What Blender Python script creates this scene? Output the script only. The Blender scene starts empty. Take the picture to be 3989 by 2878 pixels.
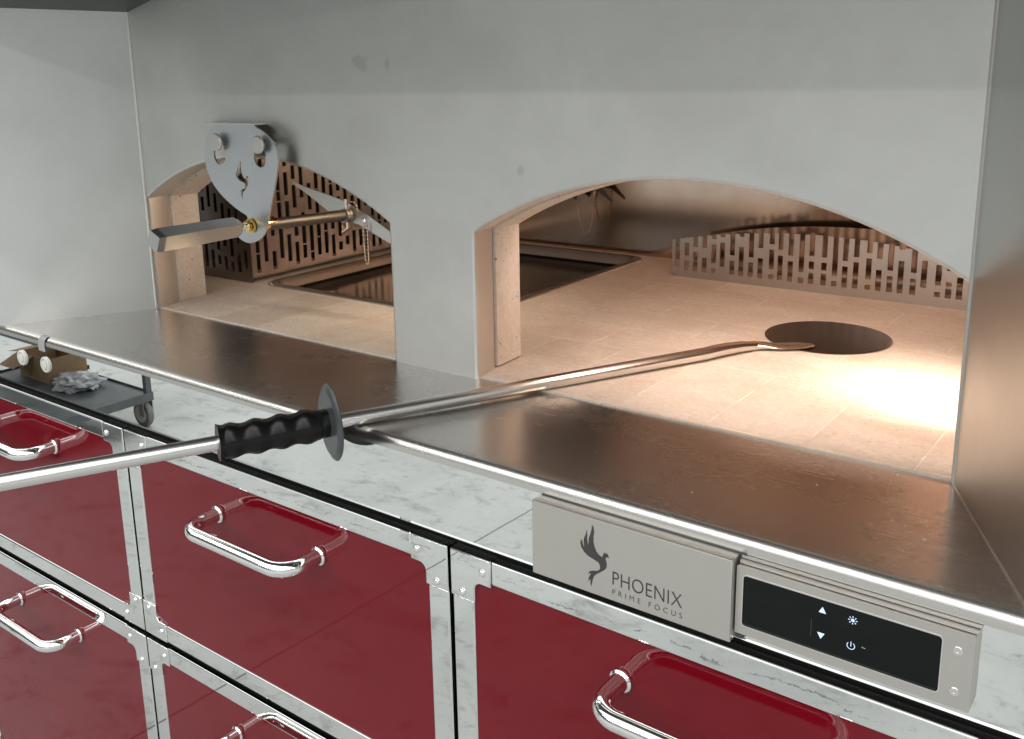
import bpy, bmesh, math, random
from mathutils import Vector, Matrix
random.seed(7)
scene = bpy.context.scene
COL = scene.collection
PI = math.pi

# ------------------------------------------------------------------ camera
cam_d = bpy.data.cameras.new('camera')
cam = bpy.data.objects.new('camera', cam_d); COL.objects.link(cam)
right = Vector((0.78716, 0.616282, -0.024009)); down = Vector((0.12062, -0.192007, -0.973953)); fwd = Vector((-0.604839, 0.763761, -0.225476))
m = Matrix.Identity(4)
for i in range(3):
    m[i][0] = right[i]; m[i][1] = -down[i]; m[i][2] = -fwd[i]
m.translation = Vector((0, 0, 0.55))
cam.matrix_world = m
cam_d.sensor_width = 36; cam_d.sensor_fit = 'HORIZONTAL'
cam_d.lens = 33.9986; cam_d.shift_x = 0.03234; cam_d.shift_y = -0.07324
cam_d.clip_start = 0.05; cam_d.clip_end = 200
scene.camera = cam

# ------------------------------------------------------------------ world and light
w = bpy.data.worlds.new('World'); scene.world = w; w.use_nodes = True
bg = w.node_tree.nodes['Background']
bg.inputs[1].default_value = 1.0
def world_nodes():
    # the hall round the oven, out of sight: darker to the left, brighter behind the viewer and overhead, uneven
    nt = w.node_tree; L = nt.links.new
    tc = nt.nodes.new('ShaderNodeTexCoord')
    def dot(v):
        n = nt.nodes.new('ShaderNodeVectorMath'); n.operation = 'DOT_PRODUCT'; n.inputs[1].default_value = v
        L(tc.outputs['Generated'], n.inputs[0]); return n.outputs['Value']
    def mr(v, a, b, c, d):
        n = nt.nodes.new('ShaderNodeMapRange'); n.interpolation_type = 'SMOOTHSTEP'
        for i, x in enumerate((a, b, c, d)): n.inputs[i + 1].default_value = x
        L(v, n.inputs[0]); return n.outputs[0]
    def mt(op, a, b):
        n = nt.nodes.new('ShaderNodeMath'); n.operation = op
        for i, x in enumerate((a, b)):
            if isinstance(x, float): n.inputs[i].default_value = x
            else: L(x, n.inputs[i])
        return n.outputs[0]
    az = mr(dot((0.5, -0.86, 0.0)), -0.05, 0.9, 0.07, 0.50)
    up = mr(dot((0, 0, 1)), 0.2, 0.6, 0.0, 1.5)
    ns = nt.nodes.new('ShaderNodeTexNoise'); ns.inputs['Scale'].default_value = 2.6; ns.inputs['Detail'].default_value = 4
    L(tc.outputs['Generated'], ns.inputs['Vector'])
    val = mt('MULTIPLY', mt('ADD', az, up), mr(ns.outputs['Fac'], 0.3, 0.7, 0.6, 1.4))
    mx = nt.nodes.new('ShaderNodeVectorMath'); mx.operation = 'SCALE'; mx.inputs[0].default_value = (0.985, 1.0, 0.985)
    L(val, mx.inputs['Scale']); L(mx.outputs[0], bg.inputs[0])
world_nodes()
scene.view_settings.view_transform = 'Standard'; scene.view_settings.look = 'None'
scene.view_settings.exposure = 0; scene.view_settings.gamma = 1

def area(name, loc, target, sx, sy, power, color=(1, 1, 1)):
    d = bpy.data.lights.new(name, 'AREA'); d.shape = 'RECTANGLE'; d.size = sx; d.size_y = sy
    d.energy = power; d.color = color
    o = bpy.data.objects.new(name, d); COL.objects.link(o)
    zz = (Vector(loc) - Vector(target)).normalized()
    xx = Vector((0, 1, 0)).cross(zz)
    xx = xx.normalized() if xx.length > 1e-4 else Vector((1, 0, 0))           # long side lies along X
    if xx.x < 0: xx = -xx
    yy = zz.cross(xx)
    o.matrix_world = Matrix(((xx.x, yy.x, zz.x, loc[0]), (xx.y, yy.y, zz.y, loc[1]), (xx.z, yy.z, zz.z, loc[2]), (0, 0, 0, 1)))
    return o
# rows of hall ceiling lamps, running along X
HALL = (1.0, 0.985, 0.955)
for (y, z, p) in ((-6.0, 4.17, 235), (-1.5, 4.17, 185), (-11.0, 4.17, 340)):
    area('hall_lamp', (-1.0, y, z), (-1.0, y, -1), 24.0, 0.16, p, HALL)
# spot lamp inside the oven, then added fill lights
def spot(name, loc, target, power, angle, blend, radius, color):
    d = bpy.data.lights.new(name, 'SPOT'); d.energy = power; d.spot_size = math.radians(angle); d.spot_blend = blend
    d.shadow_soft_size = radius; d.color = color
    o = bpy.data.objects.new(name, d); COL.objects.link(o); o.location = loc
    o.rotation_euler = (Vector(target) - Vector(loc)).to_track_quat('-Z', 'Y').to_euler()
spot('oven_lamp', (-0.14, 1.53, 0.36), (-0.34, 1.68, 0), 31, 52, 1.0, 0.03, (1, 0.88, 0.72))
area('oven_ceiling_fill', (-0.62, 1.520, 0.470), (-0.70, 1.80, 0), 0.7, 0.04, 6.6, (1, 0.75, 0.60))  # added warm fill for the chamber, no fitting of its own
area('rear_bounce_fill', (-0.85, 2.25, 0.492), (-0.85, 2.2501, 0), 0.9, 0.30, 0.40, (1, 0.46, 0.25))  # added orange fill in place of light bounced at the back
area('left_jamb_fill', (-1.30, 1.665, 0.42), (-2.05, 1.50, 0.05), 0.08, 0.06, 1.7, (1, 0.78, 0.54))  # added fill hidden behind the pillar to brighten the left jamb

# ------------------------------------------------------------------ materials
def new_mat(name):
    mt = bpy.data.materials.new(name); mt.use_nodes = True
    nt = mt.node_tree; b = nt.nodes['Principled BSDF']
    return mt, nt, b
def tex_coord(nt, scale=(1, 1, 1), rot=(0, 0, 0)):
    tc = nt.nodes.new('ShaderNodeTexCoord'); mp = nt.nodes.new('ShaderNodeMapping')
    mp.inputs['Scale'].default_value = scale; mp.inputs['Rotation'].default_value = rot
    nt.links.new(tc.outputs['Object'], mp.inputs['Vector'])
    return mp.outputs['Vector']
def noise(nt, vec, scale, detail=4, rough=0.6, distort=0):
    n = nt.nodes.new('ShaderNodeTexNoise'); n.inputs['Scale'].default_value = scale
    n.inputs['Detail'].default_value = detail; n.inputs['Roughness'].default_value = rough; n.inputs['Distortion'].default_value = distort
    nt.links.new(vec, n.inputs['Vector']); return n.outputs['Fac']
def ramp(nt, fac, stops):
    r = nt.nodes.new('ShaderNodeValToRGB'); e = r.color_ramp.elements
    while len(e) < len(stops): e.new(0.5)
    for el, (p, c) in zip(e, stops):
        el.position = p; el.color = c if len(c) == 4 else (*c, 1)
    nt.links.new(fac, r.inputs['Fac']); return r.outputs['Color']
def maprange(nt, fac, a, b, c, d):
    r = nt.nodes.new('ShaderNodeMapRange'); r.inputs[1].default_value = a; r.inputs[2].default_value = b
    r.inputs[3].default_value = c; r.inputs[4].default_value = d
    nt.links.new(fac, r.inputs[0]); return r.outputs[0]
def math_n(nt, op, a, b=None, c=None):
    n = nt.nodes.new('ShaderNodeMath'); n.operation = op
    for i, v in enumerate((a, b, c)):
        if v is None: continue
        if isinstance(v, (int, float)): n.inputs[i].default_value = v
        else: nt.links.new(v, n.inputs[i])
    return n.outputs[0]
def mixc(nt, fac, a, b, mode='MIX'):
    n = nt.nodes.new('ShaderNodeMix'); n.data_type = 'RGBA'; n.blend_type = mode
    if isinstance(fac, (int, float)): n.inputs[0].default_value = fac
    else: nt.links.new(fac, n.inputs[0])
    for i, v in ((6, a), (7, b)):
        if isinstance(v, tuple): n.inputs[i].default_value = v if len(v) == 4 else (*v, 1)
        else: nt.links.new(v, n.inputs[i])
    return n.outputs[2]
def bump(nt, b, height, strength, dist=0.001):
    n = nt.nodes.new('ShaderNodeBump'); n.inputs['Strength'].default_value = strength; n.inputs['Distance'].default_value = dist
    nt.links.new(height, n.inputs['Height']); nt.links.new(n.outputs['Normal'], b.inputs['Normal'])

def brushed(name, base, rough, aniso=0.0, tangent=(0, 0, 1), streak=(3, 300, 300), smudge=0.12, bumpy=0.04, var=0.05):
    mt, nt, b = new_mat(name)
    b.inputs['Metallic'].default_value = 1.0
    v1 = tex_coord(nt, streak); v2 = tex_coord(nt)
    st = noise(nt, v1, 1.0, 3, 0.6)
    sm = noise(nt, v2, 5.0, 5, 0.62, 0.4)
    sp = noise(nt, v2, 26.0, 4, 0.7)
    cl = mixc(nt, maprange(nt, sm, 0.45, 0.75, 0, smudge), base, tuple(c * 0.55 for c in base))
    cl = mixc(nt, maprange(nt, sp, 0.3, 0.8, 0, var * 2), cl, tuple(c * 0.7 for c in base))
    nt.links.new(cl, b.inputs['Base Color'])
    r = math_n(nt, 'ADD', maprange(nt, st, 0.2, 0.8, rough * 0.97, rough * 1.03), maprange(nt, sm, 0.4, 0.75, 0, 0.03))
    nt.links.new(r, b.inputs['Roughness'])
    if aniso:
        b.inputs['Anisotropic'].default_value = aniso
        cx = nt.nodes.new('ShaderNodeCombineXYZ')
        for i in range(3): cx.inputs[i].default_value = tangent[i]
        nt.links.new(cx.outputs[0], b.inputs['Tangent'])
    if bumpy: bump(nt, b, st, bumpy, 0.0004)
    return mt

def smudges(mt, spots):
    # greasy hand marks with a shape of their own on the wall sheet
    nt = mt.node_tree; b = nt.nodes['Principled BSDF']
    src = b.inputs['Base Color'].links[0].from_socket
    v = tex_coord(nt); n = noise(nt, v, 34, 4, 0.6, 0.3); tot = None
    for (x, z, rx, rz) in spots:
        d = nt.nodes.new('ShaderNodeVectorMath'); d.operation = 'MULTIPLY_ADD'
        nt.links.new(v, d.inputs[0]); d.inputs[1].default_value = (1 / rx, 0, 1 / rz); d.inputs[2].default_value = (-x / rx, 0, -z / rz)
        l = nt.nodes.new('ShaderNodeVectorMath'); l.operation = 'LENGTH'; nt.links.new(d.outputs[0], l.inputs[0])
        f = maprange(nt, l.outputs['Value'], 0.2, 1.0, 1, 0)
        tot = f if tot is None else math_n(nt, 'MAXIMUM', tot, f)
    k = maprange(nt, math_n(nt, 'ADD', math_n(nt, 'MULTIPLY', tot, 0.55), n), 0.78, 1.0, 0, 0.26)
    nt.links.new(mixc(nt, k, src, (0.22, 0.22, 0.215)), b.inputs['Base Color'])

M = {}
M['wall_steel'] = brushed('wall_steel', (0.665, 0.665, 0.645), 0.42, 0.75, (0, 0, 1), (4, 320, 320), 0.16)
smudges(M['wall_steel'], [(-1.315, 0.569, 0.045, 0.024), (-1.245, 0.566, 0.014, 0.022), (-0.95, 0.385, 0.016, 0.02)])
_nt = M['wall_steel'].node_tree; _b = _nt.nodes['Principled BSDF']; _src = _b.inputs['Base Color'].links[0].from_socket
_n = noise(_nt, tex_coord(_nt, (1.0, 1, 1.6)), 2.4, 5, 0.62, 0.8)
_nt.links.new(mixc(_nt, maprange(_nt, _n, 0.40, 0.66, 0, 0.15), _src, (0.40, 0.40, 0.385)), _b.inputs['Base Color'])
M['side_steel'] = brushed('side_steel', (0.66, 0.67, 0.655), 0.38, 0.7, (0, 0, 1), (320, 4, 320), 0.12)
M['counter_steel'] = brushed('counter_steel', (0.62, 0.60, 0.575), 0.26, 0.65, (0, 1, 0), (3, 500, 500), 0.02, 0.0, 0.0)
M['inner_steel'] = brushed('inner_steel', (0.60, 0.47, 0.385), 0.13, 0, (0, 0, 1), (4, 200, 200), 0.35, 0.03, 0.2)
M['rod_steel'] = brushed('rod_steel', (0.15, 0.14, 0.13), 0.5, 0, (0, 0, 1), (30, 30, 30), 0.2, 0)
M['guard_steel'] = brushed('guard_steel', (0.55, 0.54, 0.525), 0.29, 0, (0, 0, 1), (30, 300, 30), 0.1)
M['guard_steel_shaded'] = brushed('guard_steel_shaded', (0.30, 0.27, 0.25), 0.22, 0, (0, 0, 1), (30, 300, 30), 0.1)  # darker copy of the guard steel, shade of the front face in its colour
M['plate_steel'] = brushed('plate_steel', (0.56, 0.58, 0.60), 0.36, 0, (0, 0, 1), (60, 60, 60), 0.2)
M['bar_steel'] = brushed('bar_steel', (0.50, 0.50, 0.495), 0.28, 0, (0, 0, 1), (300, 6, 300), 0.12, 0.02)
M['satin_steel'] = brushed('satin_steel', (0.60, 0.575, 0.54), 0.42, 0, (0, 0, 1), (4, 400, 400), 0.05)
M['reveal_steel'] = brushed('reveal_steel', (0.74, 0.71, 0.67), 0.55, 0, (0, 0, 1), (400, 400, 4), 0.05)
M['peel_steel'] = brushed('peel_steel', (0.76, 0.745, 0.725), 0.24, 0, (0, 0, 1), (300, 300, 300), 0.04, 0.0)

def simple(name, col, rough=0.5, metal=0.0, coat=0.0, var=0.12, scale=12):
    mt, nt, b = new_mat(name)
    v = tex_coord(nt); n = noise(nt, v, scale, 5, 0.65)
    nt.links.new(mixc(nt, maprange(nt, n, 0.35, 0.7, 0, 1), col, tuple(c * (1 - var * 2.5) for c in col)), b.inputs['Base Color'])
    b.inputs['Roughness'].default_value = rough; b.inputs['Metallic'].default_value = metal
    if coat: b.inputs['Coat Weight'].default_value = coat; b.inputs['Coat Roughness'].default_value = 0.02
    return mt
M['chain_metal'] = simple('chain_metal', (0.82, 0.70, 0.58), 0.22, 1, 0, 0.05)
M['mirror'] = simple('mirror_steel', (0.80, 0.815, 0.805), 0.012, 1, 0, 0.008, 3)
M['chrome'] = simple('chrome', (0.90, 0.90, 0.89), 0.04, 1, 0, 0.01, 3)
M['hood_steel'] = simple('hood_steel', (0.11, 0.112, 0.108), 0.45, 1, 0, 0.05, 3)
M['red'] = simple('red_enamel', (0.16, 0.0028, 0.0095), 0.035, 0, 0, 0.04, 3)
M['red'].node_tree.nodes['Principled BSDF'].inputs['IOR'].default_value = 1.38
M['black'] = simple('gap_shade_black', (0.004, 0.004, 0.004), 0.6)  # near-black puts the shade of drawer gaps and guard slots into the colour
M['grip'] = simple('black_rubber', (0.006, 0.006, 0.0065), 0.24, 0, 0, 0.1, 60)
M['grip'].node_tree.nodes['Principled BSDF'].inputs['Specular IOR Level'].default_value = 0.28
M['disc'] = simple('grey_plastic', (0.055, 0.06, 0.065), 0.28, 0, 0, 0.1, 40)
M['brass'] = simple('brass', (0.80, 0.58, 0.25), 0.18, 1, 0, 0.05)
M['dark_steel'] = simple('dark_steel', (0.105, 0.085, 0.075), 0.16, 1, 0, 0.06, 5)
M['head_steel'] = simple('head_steel', (0.13, 0.10, 0.085), 0.27, 1, 0, 0.06, 5)
M['rim_steel'] = brushed('rim_steel', (0.36, 0.33, 0.30), 0.48, 0, (0, 0, 1), (20, 20, 20), 0.15, 0.0)
M['glass'] = simple('black_glass', (0.004, 0.0045, 0.005), 0.05, 0, 0, 0.05)
M['glass'].node_tree.nodes['Principled BSDF'].inputs['Specular IOR Level'].default_value = 0.22
M['ink'] = simple('dark_print', (0.045, 0.042, 0.040), 0.5)
M['white'] = simple('white_plastic', (0.62, 0.62, 0.58), 0.25, 0, 0, 0.03)
M['tape'] = simple('grey_tape', (0.42, 0.43, 0.42), 0.6)
M['trolley'] = simple('grey_painted_steel', (0.10, 0.115, 0.12), 0.45, 0, 0, 0.15, 8)
M['card'] = simple('cardboard', (0.30, 0.20, 0.115), 0.85, 0, 0, 0.08, 10)
M['bag'] = simple('clear_plastic', (0.50, 0.51, 0.53), 0.25, 0, 0, 0.15, 20)
M['tyre'] = simple('grey_rubber', (0.20, 0.19, 0.18), 0.6)
M['crumb'] = simple('crumb', (0.75, 0.70, 0.60), 0.8)

def emit(name, col, s):
    mt, nt, b = new_mat(name)
    b.inputs['Base Color'].default_value = (0.3, 0.3, 0.3, 1)
    b.inputs['Emission Color'].default_value = (*col, 1); b.inputs['Emission Strength'].default_value = s
    return mt
M['icon'] = emit('lit_icon', (0.45, 0.72, 1.0), 1.1)
M['icon_dim'] = emit('lit_icon_dim', (0.5, 0.75, 1.0), 0.5)

# firebrick deck
def firebrick(name, joints=True, holes=0.6):
    mt, nt, b = new_mat(name)
    v = tex_coord(nt)
    n1 = noise(nt, v, 3.5, 6, 0.65, 0.3); n2 = noise(nt, v, 110, 5, 0.8); n3 = noise(nt, tex_coord(nt, (1, 2.6, 1) if joints else (1, 1, 1)), 9, 5, 0.7)
    c = ramp(nt, n1, [(0.3, (0.57, 0.505, 0.445)), (0.55, (0.68, 0.62, 0.56)), (0.75, (0.73, 0.68, 0.62))])
    c = mixc(nt, maprange(nt, n3, 0.35, 0.75, 0, 0.35), c, (0.53, 0.43, 0.35))
    c = mixc(nt, maprange(nt, n2, 0.38, 0.72, 0, 0.55), c, (0.40, 0.33, 0.27))
    n6 = noise(nt, tex_coord(nt, (1, 1.6, 1)), 6.5, 6, 0.7, 0.6)
    c = mixc(nt, maprange(nt, n6, 0.48, 0.66, 0, 0.42), c, (0.50, 0.39, 0.29))
    # pits
    vo = nt.nodes.new('ShaderNodeTexVoronoi'); vo.inputs['Scale'].default_value = 48; vo.inputs['Randomness'].default_value = 1
    dv = nt.nodes.new('ShaderNodeMix'); dv.data_type = 'VECTOR'
    nt.links.new(v, vo.inputs['Vector'])
    pit = maprange(nt, vo.outputs['Distance'], 0.10, 0.16, 1, 0)
    gate = maprange(nt, noise(nt, v, 21, 2, 0.5), 0.62 - 0.12 * holes, 0.66 - 0.12 * holes, 0, 1)
    pit = math_n(nt, 'MULTIPLY', pit, gate)
    vo2 = nt.nodes.new('ShaderNodeTexVoronoi'); vo2.inputs['Scale'].default_value = 110; nt.links.new(v, vo2.inputs['Vector'])
    pit2 = math_n(nt, 'MULTIPLY', maprange(nt, vo2.outputs['Distance'], 0.10, 0.19, 1, 0), maprange(nt, noise(nt, v, 33, 2, 0.5), 0.50, 0.56, 0, 0.8))
    pit = math_n(nt, 'MAXIMUM', pit, pit2)
    c = mixc(nt, math_n(nt, 'MULTIPLY', pit, 0.8), c, (0.13, 0.10, 0.08))
    h = math_n(nt, 'SUBTRACT', math_n(nt, 'MULTIPLY', n2, 0.35), math_n(nt, 'MULTIPLY', pit, 1.0))
    if joints:
        def bricks(wd, ht, off, ox, oy):
            mp = tex_coord(nt); vm = nt.nodes.new('ShaderNodeVectorMath'); vm.operation = 'ADD'
            vm.inputs[1].default_value = (ox, oy, 0); nt.links.new(mp, vm.inputs[0])
            br = nt.nodes.new('ShaderNodeTexBrick'); br.offset = off; br.squash = 1
            br.inputs['Scale'].default_value = 1; br.inputs['Brick Width'].default_value = wd; br.inputs['Row Height'].default_value = ht
            br.inputs['Mortar Size'].default_value = 0.0019; br.inputs['Mortar Smooth'].default_value = 0.3; br.inputs['Bias'].default_value = 0
            br.inputs['Color1'].default_value = (0.35, 0.35, 0.35, 1); br.inputs['Color2'].default_value = (0.65, 0.65, 0.65, 1)
            nt.links.new(vm.outputs[0], br.inputs['Vector']); return br
        b1 = bricks(0.155, 0.293, 0.0, 0.303 + 0.155 * 30, -1.335 + 0.293 * 6)
        b2 = bricks(0.300, 0.1455, 0.5, 1.0 + 0.15 + 3.0, -1.628 + 0.1455 * 20)
        sx = nt.nodes.new('ShaderNodeSeparateXYZ'); nt.links.new(tex_coord(nt), sx.inputs[0])
        back = math_n(nt, 'GREATER_THAN', sx.outputs[1], 1.628)
        mort = math_n(nt, 'ADD', math_n(nt, 'MULTIPLY', b1.outputs['Fac'], math_n(nt, 'SUBTRACT', 1, back)), math_n(nt, 'MULTIPLY', b2.outputs['Fac'], back))
        tone = mixc(nt, back, b1.outputs['Color'], b2.outputs['Color'])
        c = mixc(nt, 0.55, c, tone, 'SOFT_LIGHT')
        c = mixc(nt, math_n(nt, 'MULTIPLY', mort, maprange(nt, noise(nt, v, 14, 3), 0.35, 0.65, 0.25, 0.85)), c, (0.83, 0.77, 0.69))
        h = math_n(nt, 'SUBTRACT', h, math_n(nt, 'MULTIPLY', mort, 0.8))
    nt.links.new(c, b.inputs['Base Color']); b.inputs['Roughness'].default_value = 0.72
    bump(nt, b, h, 0.5, 0.0012)
    return mt
M['deck'] = firebrick('firebrick', True, -0.2)
M['stone'] = firebrick('refractory_stone', False, 1.7)

# concrete hall floor
def concrete():
    mt, nt, b = new_mat('concrete'); v = tex_coord(nt)
    n1 = noise(nt, v, 1.3, 6, 0.62, 0.5); n2 = noise(nt, tex_coord(nt, (1.5, 2.6, 1), (0, 0, 0.6)), 3.2, 8, 0.74, 0.4); n3 = noise(nt, v, 11, 7, 0.74)
    c = ramp(nt, n1, [(0.25, (0.29, 0.306, 0.302)), (0.5, (0.38, 0.393, 0.387)), (0.8, (0.45, 0.46, 0.452))])
    c = mixc(nt, maprange(nt, n2, 0.54, 0.70, 0, 0.85), c, (0.17, 0.182, 0.18))
    c = mixc(nt, maprange(nt, n3, 0.57, 0.70, 0, 0.75), c, (0.16, 0.172, 0.17))
    n5 = noise(nt, tex_coord(nt, (1.2, 7, 1), (0, 0, 0.45)), 2.5, 6, 0.75, 0.8)
    c = mixc(nt, maprange(nt, n5, 0.58, 0.68, 0, 0.55), c, (0.26, 0.275, 0.27))
    sx = nt.nodes.new('ShaderNodeSeparateXYZ'); nt.links.new(v, sx.inputs[0])
    wob = noise(nt, v, 2.0, 8, 0.75); wob2 = noise(nt, v, 9.0, 5, 0.7)
    # sawn joint along Y near x = -2
    jx = math_n(nt, 'ADD', math_n(nt, 'ADD', sx.outputs[0], 2.36), math_n(nt, 'MULTIPLY', sx.outputs[1], 0.045))
    jx = math_n(nt, 'ADD', jx, math_n(nt, 'MULTIPLY', math_n(nt, 'SUBTRACT', wob2, 0.5), 0.012))
    l1 = maprange(nt, math_n(nt, 'ABSOLUTE', jx), 0.002, 0.0055, 1, 0)
    # wandering crack along X near y = -0.23
    jy = math_n(nt, 'ADD', math_n(nt, 'ADD', sx.outputs[1], 0.65), math_n(nt, 'MULTIPLY', math_n(nt, 'SUBTRACT', noise(nt, v, 0.9, 9, 0.72), 0.5), 0.42))
    wd = maprange(nt, wob2, 0.46, 0.68, 0.0, 0.0075)
    l2 = math_n(nt, 'LESS_THAN', math_n(nt, 'ABSOLUTE', jy), wd)
    c = mixc(nt, math_n(nt, 'MULTIPLY', l2, 0.85), c, (0.10, 0.105, 0.10))
    c = mixc(nt, math_n(nt, 'MULTIPLY', l1, 0.9), c, (0.07, 0.07, 0.07))
    nt.links.new(c, b.inputs['Base Color']); b.inputs['Roughness'].default_value = 0.7
    return mt
M['concrete'] = concrete()

# ------------------------------------------------------------------ mesh helpers
def link(name, bm, mat, parent=None, smooth=True, angle=35, toward=None, flat=4e-4):
    bmesh.ops.recalc_face_normals(bm, faces=bm.faces[:])
    if toward is not None:                     # open sheets: every face looks at this point
        for f in bm.faces:
            f.normal_update()
            if f.normal.dot(Vector(toward) - f.calc_center_median()) < 0: f.normal_flip()
    me = bpy.data.meshes.new(name); bm.to_mesh(me); bm.free()
    me.materials.append(mat)
    if smooth:
        for p in me.polygons: p.use_smooth = True
        me.set_sharp_from_angle(angle=math.radians(angle))
        for p in me.polygons: p.use_smooth = not (flat and (p.area > flat and len(p.vertices) == 4 or max(abs(c) for c in p.normal) > 0.9999) or len(p.vertices) > 24)
    o = bpy.data.objects.new(name, me); COL.objects.link(o)
    if parent:
        o.parent = parent
        if parent.name == 'pizza_oven': o.location = -parent.location      # oven parts are drawn in world coordinates
    return o
def empty(name, loc, label, cat, group=None):
    o = bpy.data.objects.new(name, None); COL.objects.link(o); o.location = loc; o.empty_display_size = 0.05
    tag(o, label, cat, group); return o
def tag(o, label, cat, group=None):
    o['label'] = label; o['category'] = cat
    if group: o['group'] = group
def box(bm, x0, x1, y0, y1, z0, z1, bev=0.0, seg=2):
    vs = [bm.verts.new(p) for p in ((x0, y0, z0), (x1, y0, z0), (x1, y1, z0), (x0, y1, z0), (x0, y0, z1), (x1, y0, z1), (x1, y1, z1), (x0, y1, z1))]
    fs = [bm.faces.new([vs[i] for i in f]) for f in ((3, 2, 1, 0), (4, 5, 6, 7), (0, 1, 5, 4), (1, 2, 6, 5), (2, 3, 7, 6), (3, 0, 4, 7))]
    if bev:
        es = {e for f in fs for e in f.edges}
        bmesh.ops.bevel(bm, geom=list(es), offset=bev, segments=seg, affect='EDGES', profile=0.5)
    return vs
def quad(bm, *pts):
    return bm.faces.new([bm.verts.new(p) for p in pts])
def tube(bm, pts, rad, n=16, cap=True):
    pts = [Vector(p) for p in pts]
    rads = rad if isinstance(rad, (list, tuple)) else [rad] * len(pts)
    t0 = (pts[1] - pts[0]).normalized()
    up = Vector((0, 0, 1)) if abs(t0.z) < 0.9 else Vector((1, 0, 0))
    nrm = (up - t0 * up.dot(t0)).normalized()
    rings = []
    for i, p in enumerate(pts):
        if i == 0: t = t0
        elif i == len(pts) - 1: t = (pts[-1] - pts[-2]).normalized()
        else: t = ((pts[i + 1] - p).normalized() + (p - pts[i - 1]).normalized()).normalized()
        nrm = (nrm - t * nrm.dot(t)).normalized(); bn = t.cross(nrm)
        rings.append([bm.verts.new(p + (nrm * math.cos(a) + bn * math.sin(a)) * rads[i]) for a in [2 * PI * k / n for k in range(n)]])
    for a, b in zip(rings, rings[1:]):
        for k in range(n): bm.faces.new((a[k], a[(k + 1) % n], b[(k + 1) % n], b[k]))
    if cap:
        bm.faces.new(rings[0][::-1]); bm.faces.new(rings[-1])
    return rings
def lathe(bm, origin, axis, prof, n=24):
    """prof: (distance along axis, radius)"""
    o = Vector(origin); ax = Vector(axis).normalized()
    up = Vector((0, 0, 1)) if abs(ax.z) < 0.9 else Vector((1, 0, 0))
    u = (up - ax * up.dot(ax)).normalized(); v = ax.cross(u); rings = []
    for d, r in prof:
        r = max(r, 1e-5)
        rings.append([bm.verts.new(o + ax * d + (u * math.cos(a) + v * math.sin(a)) * r) for a in [2 * PI * k / n for k in range(n)]])
    for a, b in zip(rings, rings[1:]):
        for k in range(n): bm.faces.new((a[k], a[(k + 1) % n], b[(k + 1) % n], b[k]))
    bm.faces.new(rings[0][::-1]); bm.faces.new(rings[-1])
def fillet(pts, r, seg=8):
    out = [Vector(pts[0])]
    for i in range(1, len(pts) - 1):
        p = Vector(pts[i]); a = Vector(pts[i - 1]) - p; b = Vector(pts[i + 1]) - p
        ang = a.angle(b); d = min(r / math.tan(ang / 2), a.length * 0.49, b.length * 0.49)
        a.normalize(); b.normalize(); rr = d * math.tan(ang / 2)
        c = p + (a + b).normalized() * (rr / math.sin(ang / 2))
        s = p + a * d - c; e = p + b * d - c
        tot = s.angle(e); ax = s.cross(e).normalized()
        for k in range(seg + 1): out.append(c + Matrix.Rotation(tot * k / seg, 3, ax) @ s)
    out.append(Vector(pts[-1])); return out
def prism_xz(bm, outline, y0, y1, holes=()):
    """flat plate in XZ with optional holes, from y0 (front) to y1"""
    def fill(y):
        es = []; loops = []
        for lp in (outline, *holes):
            vs = [bm.verts.new((p[0], y, p[1])) for p in lp]; loops.append(vs)
            for i in range(len(vs)): es.append(bm.edges.new((vs[i], vs[(i + 1) % len(vs)])))
        bmesh.ops.triangle_fill(bm, use_beauty=True, use_dissolve=False, edges=es)
        return loops
    A = fill(y0); B = fill(y1)
    for a, b in zip(A, B):
        for i in range(len(a)):
            j = (i + 1) % len(a); bm.faces.new((a[i], a[j], b[j], b[i]))
def smooth_loop(pts, n=3):
    """Catmull-Rom through a closed loop"""
    out = []; L = len(pts)
    for i in range(L):
        p0, p1, p2, p3 = (Vector((*pts[(i + k) % L], 0)) for k in (-1, 0, 1, 2))
        for k in range(n):
            t = k / n
            q = 0.5 * ((2 * p1) + (p2 - p0) * t + (2 * p0 - 5 * p1 + 4 * p2 - p3) * t * t + (3 * p1 - p0 - 3 * p2 + p3) * t ** 3)
            out.append((q.x, q.y))
    return out
def sphere(bm, c, r, sub=2, sc=(1, 1, 1)):
    mt = Matrix.Translation(c) @ Matrix.Diagonal((*[r * s for s in sc], 1))
    return bmesh.ops.create_icosphere(bm, subdivisions=sub, radius=1, matrix=mt)

# ------------------------------------------------------------------ measures (metres; the oven's steel counter is z = 0)
YW, YE = 1.3196, 1.0181
ZF = -1.36
XL, XR = -2.054, -0.2506            # corners where wall meets side panels
XLE, XRE = -2.2223, -0.108          # side panels at the counter edge
ARCH = ((-2.049, -1.2590), (-1.0525, -0.2530))
SPR, APX = 0.272, 0.383
WTOP = 0.80
DECK = 0.003

# ------------------------------------------------------------------ floor of the hall
bm = bmesh.new(); quad(bm, (-40, -40, ZF), (40, -40, ZF), (40, 40, ZF), (-40, 40, ZF))
fl = link('floor', bm, M['concrete'], smooth=False); fl['kind'] = 'structure'

# ------------------------------------------------------------------ the oven
oven = empty('pizza_oven', (-1.15, 1.6, 0), 'big brushed steel pizza oven with two arched mouths above red drawers', 'oven')

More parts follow.
